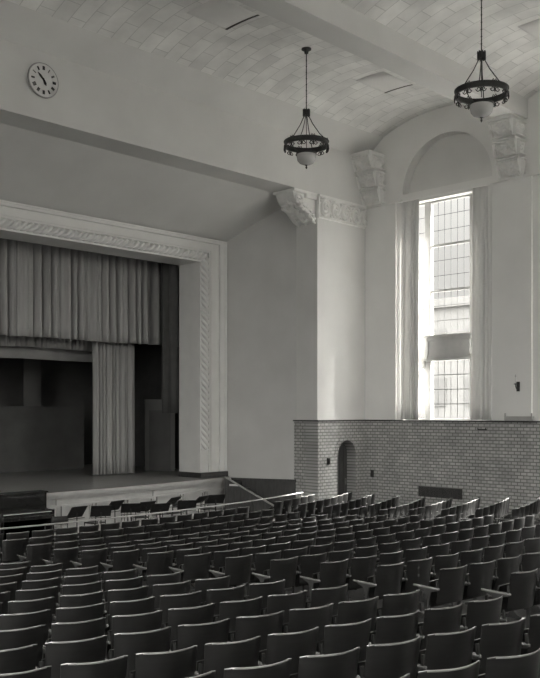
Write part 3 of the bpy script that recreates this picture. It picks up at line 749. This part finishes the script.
def pan_mesh(w):                   # folded-up seat leaf
    mb = MB(); hw = w/2-.015; t = .009; nx, nz = 8, 6
    def P(side):
        def f(u, v):
            x = (-1+2*u)*hw; bend = .05*math.sin(v*PI*.9)-.02*(1-(2*u-1)**2)
            return (x*(1-.04*v), (.14+.03*v)+bend*.6+side*t, .38+.30*v*(1-.04*(2*u-1)**2))
        return f
    mb.grid(P(-1), nx, nz); mb.grid(P(1), nx, nz)
    a = (nx+1)*(nz+1)
    for i in range(nx):
        for j in (0, nz): p, q = i*(nz+1)+j, (i+1)*(nz+1)+j; mb.f.append((p, q, q+a, p+a))
    for j in range(nz):
        for i in (0, nx): p, q = i*(nz+1)+j, i*(nz+1)+j+1; mb.f.append((p, q, q+a, p+a))
    return mb
def std_mesh():
    mb = MB(); pts = [(0, 0), (.30, 0), (.30, .03), (.20, .05), (.165, .10), (.16, .45), (.20, .555), (.30, .588), (.30, .60), (.02, .60), (.025, .70), (.005, .70), (-.005, .59), (.10, .565), (.128, .45), (.125, .10), (.06, .05), (0, .03)]
    mb.prism(pts, 0, -.011, .011); return mb
def arm_mesh():
    mb = MB(); ys = [0, .03, .15, .3, .36, .39]; ws = [.010, .016, .018, .020, .018, .010]
    vs = []; n = 8
    for y, w in zip(ys, ws):
        for j in range(n):
            a = 2*PI*j/n; vs.append((w*math.cos(a), y-.02, .612+.014*math.sin(a)))
    K = len(ys); mb.add(vs, [(i*n+j, i*n+(j+1)%n, (i+1)*n+(j+1)%n, (i+1)*n+j) for i in range(K-1) for j in range(n)]+[tuple(range(n)), tuple((K-1)*n+j for j in range(n))])
    return mb
MS = {}
def meshes(w):
    key = round(w, 3)
    if key not in MS:
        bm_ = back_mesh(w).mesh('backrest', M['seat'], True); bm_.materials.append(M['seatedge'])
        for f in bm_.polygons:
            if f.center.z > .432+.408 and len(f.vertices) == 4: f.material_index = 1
        MS[key] = (bm_, pan_mesh(w).mesh('seat_pan', M['seat'], True))
    return MS[key]
STD = std_mesh().mesh('iron_standard', M['seatiron']); ARM = arm_mesh().mesh('armrest', M['armwood'], True)
ORD = ['', 'first', 'second', 'third', 'fourth', 'fifth', 'sixth', 'seventh', 'eighth', 'ninth', 'tenth', 'eleventh', 'twelfth', 'thirteenth',
       'fourteenth', 'fifteenth', 'sixteenth', 'seventeenth', 'eighteenth', 'nineteenth', 'twentieth']
def curve(x): return (x-12)**2/56+.013*max(0, x-16.5)**2
def slope(x): return (x-12)/28+.026*max(0, x-16.5)
seats = []    # (depth, x, y, th, pitch, block, row, n, last)
def row_block(k, xa, n, pitch, block, direction):
    s = 11.08-.914*k; x = xa
    for j in range(n):
        th = math.atan(slope(x+direction*pitch/2)); dxp = pitch*math.cos(th)
        xc = x+direction*dxp/2; th = math.atan(slope(xc))
        yc = s+curve(xc)
        x += direction*dxp
        px, py, d = proj(xc, yc, fz(xc, yc)+.85)
        if d < 1.5 or px < -28 or px > 572 or py > 700: continue
        seats.append((d, xc, yc, th, pitch, block, k+7, j+1, j == n-1))
ROWEND = {9: 7.48, 10: 7.50, 11: 7.5}
for k in range(-6, 12):
    ev = k % 2 == 0
    row_block(k, ROWEND.get(k, 7.35), 15, .53 if k == 8 else .55, 'left', -1)
    row_block(k, 8.72, 14, .565, 'middle', 1)
    row_block(k, 17.75, 5 if k == -6 else 8, .56, 'window', 1)
seats.sort(key=lambda q: q[0])
SEAT_N = len(seats)
proto = None
def link(o, parent=None, loc=None, rz=None):
    C.objects.link(o)
    if parent: o.parent = parent
    if loc: o.location = loc
    if rz is not None: o.rotation_euler = (0, 0, rz)
    return o
def part(name, me, parent, x=0):
    o = bpy.data.objects.new(name, me); return link(o, parent, (x, 0, 0))
NIND = 400
rest = MB()
for i, (d, x, y, th, p, block, row, n, last) in enumerate(seats):
    z = fz(x, y); bk, pn_ = meshes(p-.06)
    leftend = (block == 'left' and last) or (block != 'left' and n == 1)
    rightend = (block == 'left' and n == 1) or (block != 'left' and last)
    sides = [-p/2]+([p/2] if rightend else [])
    if i < NIND:
        if block == 'left': lab = f'dark wooden theatre seat, left block, {ORD[row]} row from pit railing, {ORD[n]} left of the aisle'
        else: lab = f'dark wooden theatre seat, {block} block, {ORD[row]} row from pit railing, {ORD[n]} from its left end'
        r = thing('theatre_seat', lab, 'seat', (x, y, z), th, 'dark wooden theatre seats in curved rows')
        part('backrest', bk, r); part('seat_pan', pn_, r)
        for sx in sides:
            a = part('iron_standard', STD, r, sx); part('armrest', ARM, a)
    else:
        mt = Matrix.Translation((x, y, z)) @ Matrix.Rotation(th, 4, 'Z')
        for me, sx in [(bk, 0), (pn_, 0)]+[(STD, q) for q in sides]+[(ARM, q) for q in sides]:
            rest.add([mt @ (v.co+Vector((sx, 0, 0))) for v in me.vertices], [tuple(f.vertices) for f in me.polygons])
if rest.v:
    me = bpy.data.meshes.new('far_theatre_seats'); me.from_pydata(rest.v, [], rest.f); me.materials.append(M['seat'])
    me.polygons.foreach_set('use_smooth', [True]*len(me.polygons)); me.set_sharp_from_angle(angle=math.radians(40))
    o = bpy.data.objects.new('far_theatre_seats', me); C.objects.link(o)
    tag(o, 'far rows of dark theatre seats between the middle of the hall and the pit', 'seats', kind='stuff')
# ------------------------------------------------------------------ outdoors
k = MB(); k.box(-80, 120, -80, 90, -2.2, -2.0); struct('ground', k, M['ground'])
fb = thing('neighbour_building', 'pale building faintly seen through the tall window', 'building', (62, 44, -2))
k = MB(); k.box(-3, 3, -14, 14, 0, 13.5); k.box(-3.3, 3.3, -14.3, 14.3, 13.5, 14.2); k.build('building_wall', M['facade'], fb)
for j in range(8):
    for q in range(3):
        k = MB(); y = -12+j*3.2; z = 2+q*3.8; k.box(-3.08, -2.98, y, y+1.4, z, z+2.2); k.build('building_window', M['lead2'], fb)
# ------------------------------------------------------------------ sky and light
wd = bpy.data.worlds.new('sky'); bpy.context.scene.world = wd; wd.use_nodes = True
nt = wd.node_tree; bg = nt.nodes['Background']
tc = nt.nodes.new('ShaderNodeTexCoord'); vm = nt.nodes.new('ShaderNodeVectorMath'); vm.operation = 'DOT_PRODUCT'
sd = Vector((-.15, -.36, .90)).normalized(); vm.inputs[1].default_value = sd
nt.links.new(tc.outputs['Generated'], vm.inputs[0])
mr = nt.nodes.new('ShaderNodeMapRange'); mr.inputs[1].default_value = -.2; mr.inputs[2].default_value = 1; mr.inputs[3].default_value = 0; mr.inputs[4].default_value = 1
pw = nt.nodes.new('ShaderNodeMath'); pw.operation = 'POWER'; pw.inputs[1].default_value = 2
ma = nt.nodes.new('ShaderNodeMath'); ma.operation = 'MULTIPLY_ADD'; ma.inputs[1].default_value = 46; ma.inputs[2].default_value = .95
nt.links.new(vm.outputs['Value'], mr.inputs[0]); nt.links.new(mr.outputs[0], pw.inputs[0]); nt.links.new(pw.outputs[0], ma.inputs[0]); nt.links.new(ma.outputs[0], bg.inputs['Strength'])
bg.inputs['Color'].default_value = (1, .995, .985, 1)
def portal(x, y, z, w_, h, rot):
    l = bpy.data.lights.new('daylight portal', 'AREA'); l.shape = 'RECTANGLE'; l.size = w_; l.size_y = h; l.cycles.is_portal = True
    o = bpy.data.objects.new('daylight_portal', l); C.objects.link(o); o.location = (x, y, z); o.rotation_euler = rot
for yc in WINS:
    portal(XR+.45, yc, (ZHEAD+ZSILL)/2, ZHEAD-ZSILL, 2*HW, (0, math.radians(90), 0))
    portal(XL-.42, yc, (ZHEAD+ZSILL)/2, ZHEAD-ZSILL, 2*HW, (0, math.radians(-90), 0))
for c in BW: portal(c, YB-.45, 7.5, 3.2, 4.2, (math.radians(90), 0, 0))
sl = bpy.data.lights.new('hazy sun', 'SUN'); sl.energy = 190; sl.angle = .12; sl.color = (1, .99, .97)
so = bpy.data.objects.new('hazy_sun', sl); C.objects.link(so); so.location = (30, -10, 20)
so.rotation_euler = Vector((.42, -.30, .85)).to_track_quat('Z', 'Y').to_euler()
cam = bpy.data.cameras.new('camera'); co = bpy.data.objects.new('camera', cam); C.objects.link(co)
co.location = (0, 0, H); co.rotation_euler = (PI/2, 0, -A)
cam.sensor_fit = 'HORIZONTAL'; cam.sensor_width = 36; cam.lens = 887/540*36; cam.shift_y = 73/540; cam.clip_end = 300; cam.clip_start = .1
sc_ = bpy.context.scene; sc_.camera = co
sc_.view_settings.view_transform = 'Standard'; sc_.view_settings.look = 'None'; sc_.view_settings.exposure = .14; sc_.view_settings.gamma = 1
sc_.cycles.use_denoising = True
sc_.cycles.max_bounces = 14; sc_.cycles.diffuse_bounces = 8; sc_.cycles.caustics_reflective = False
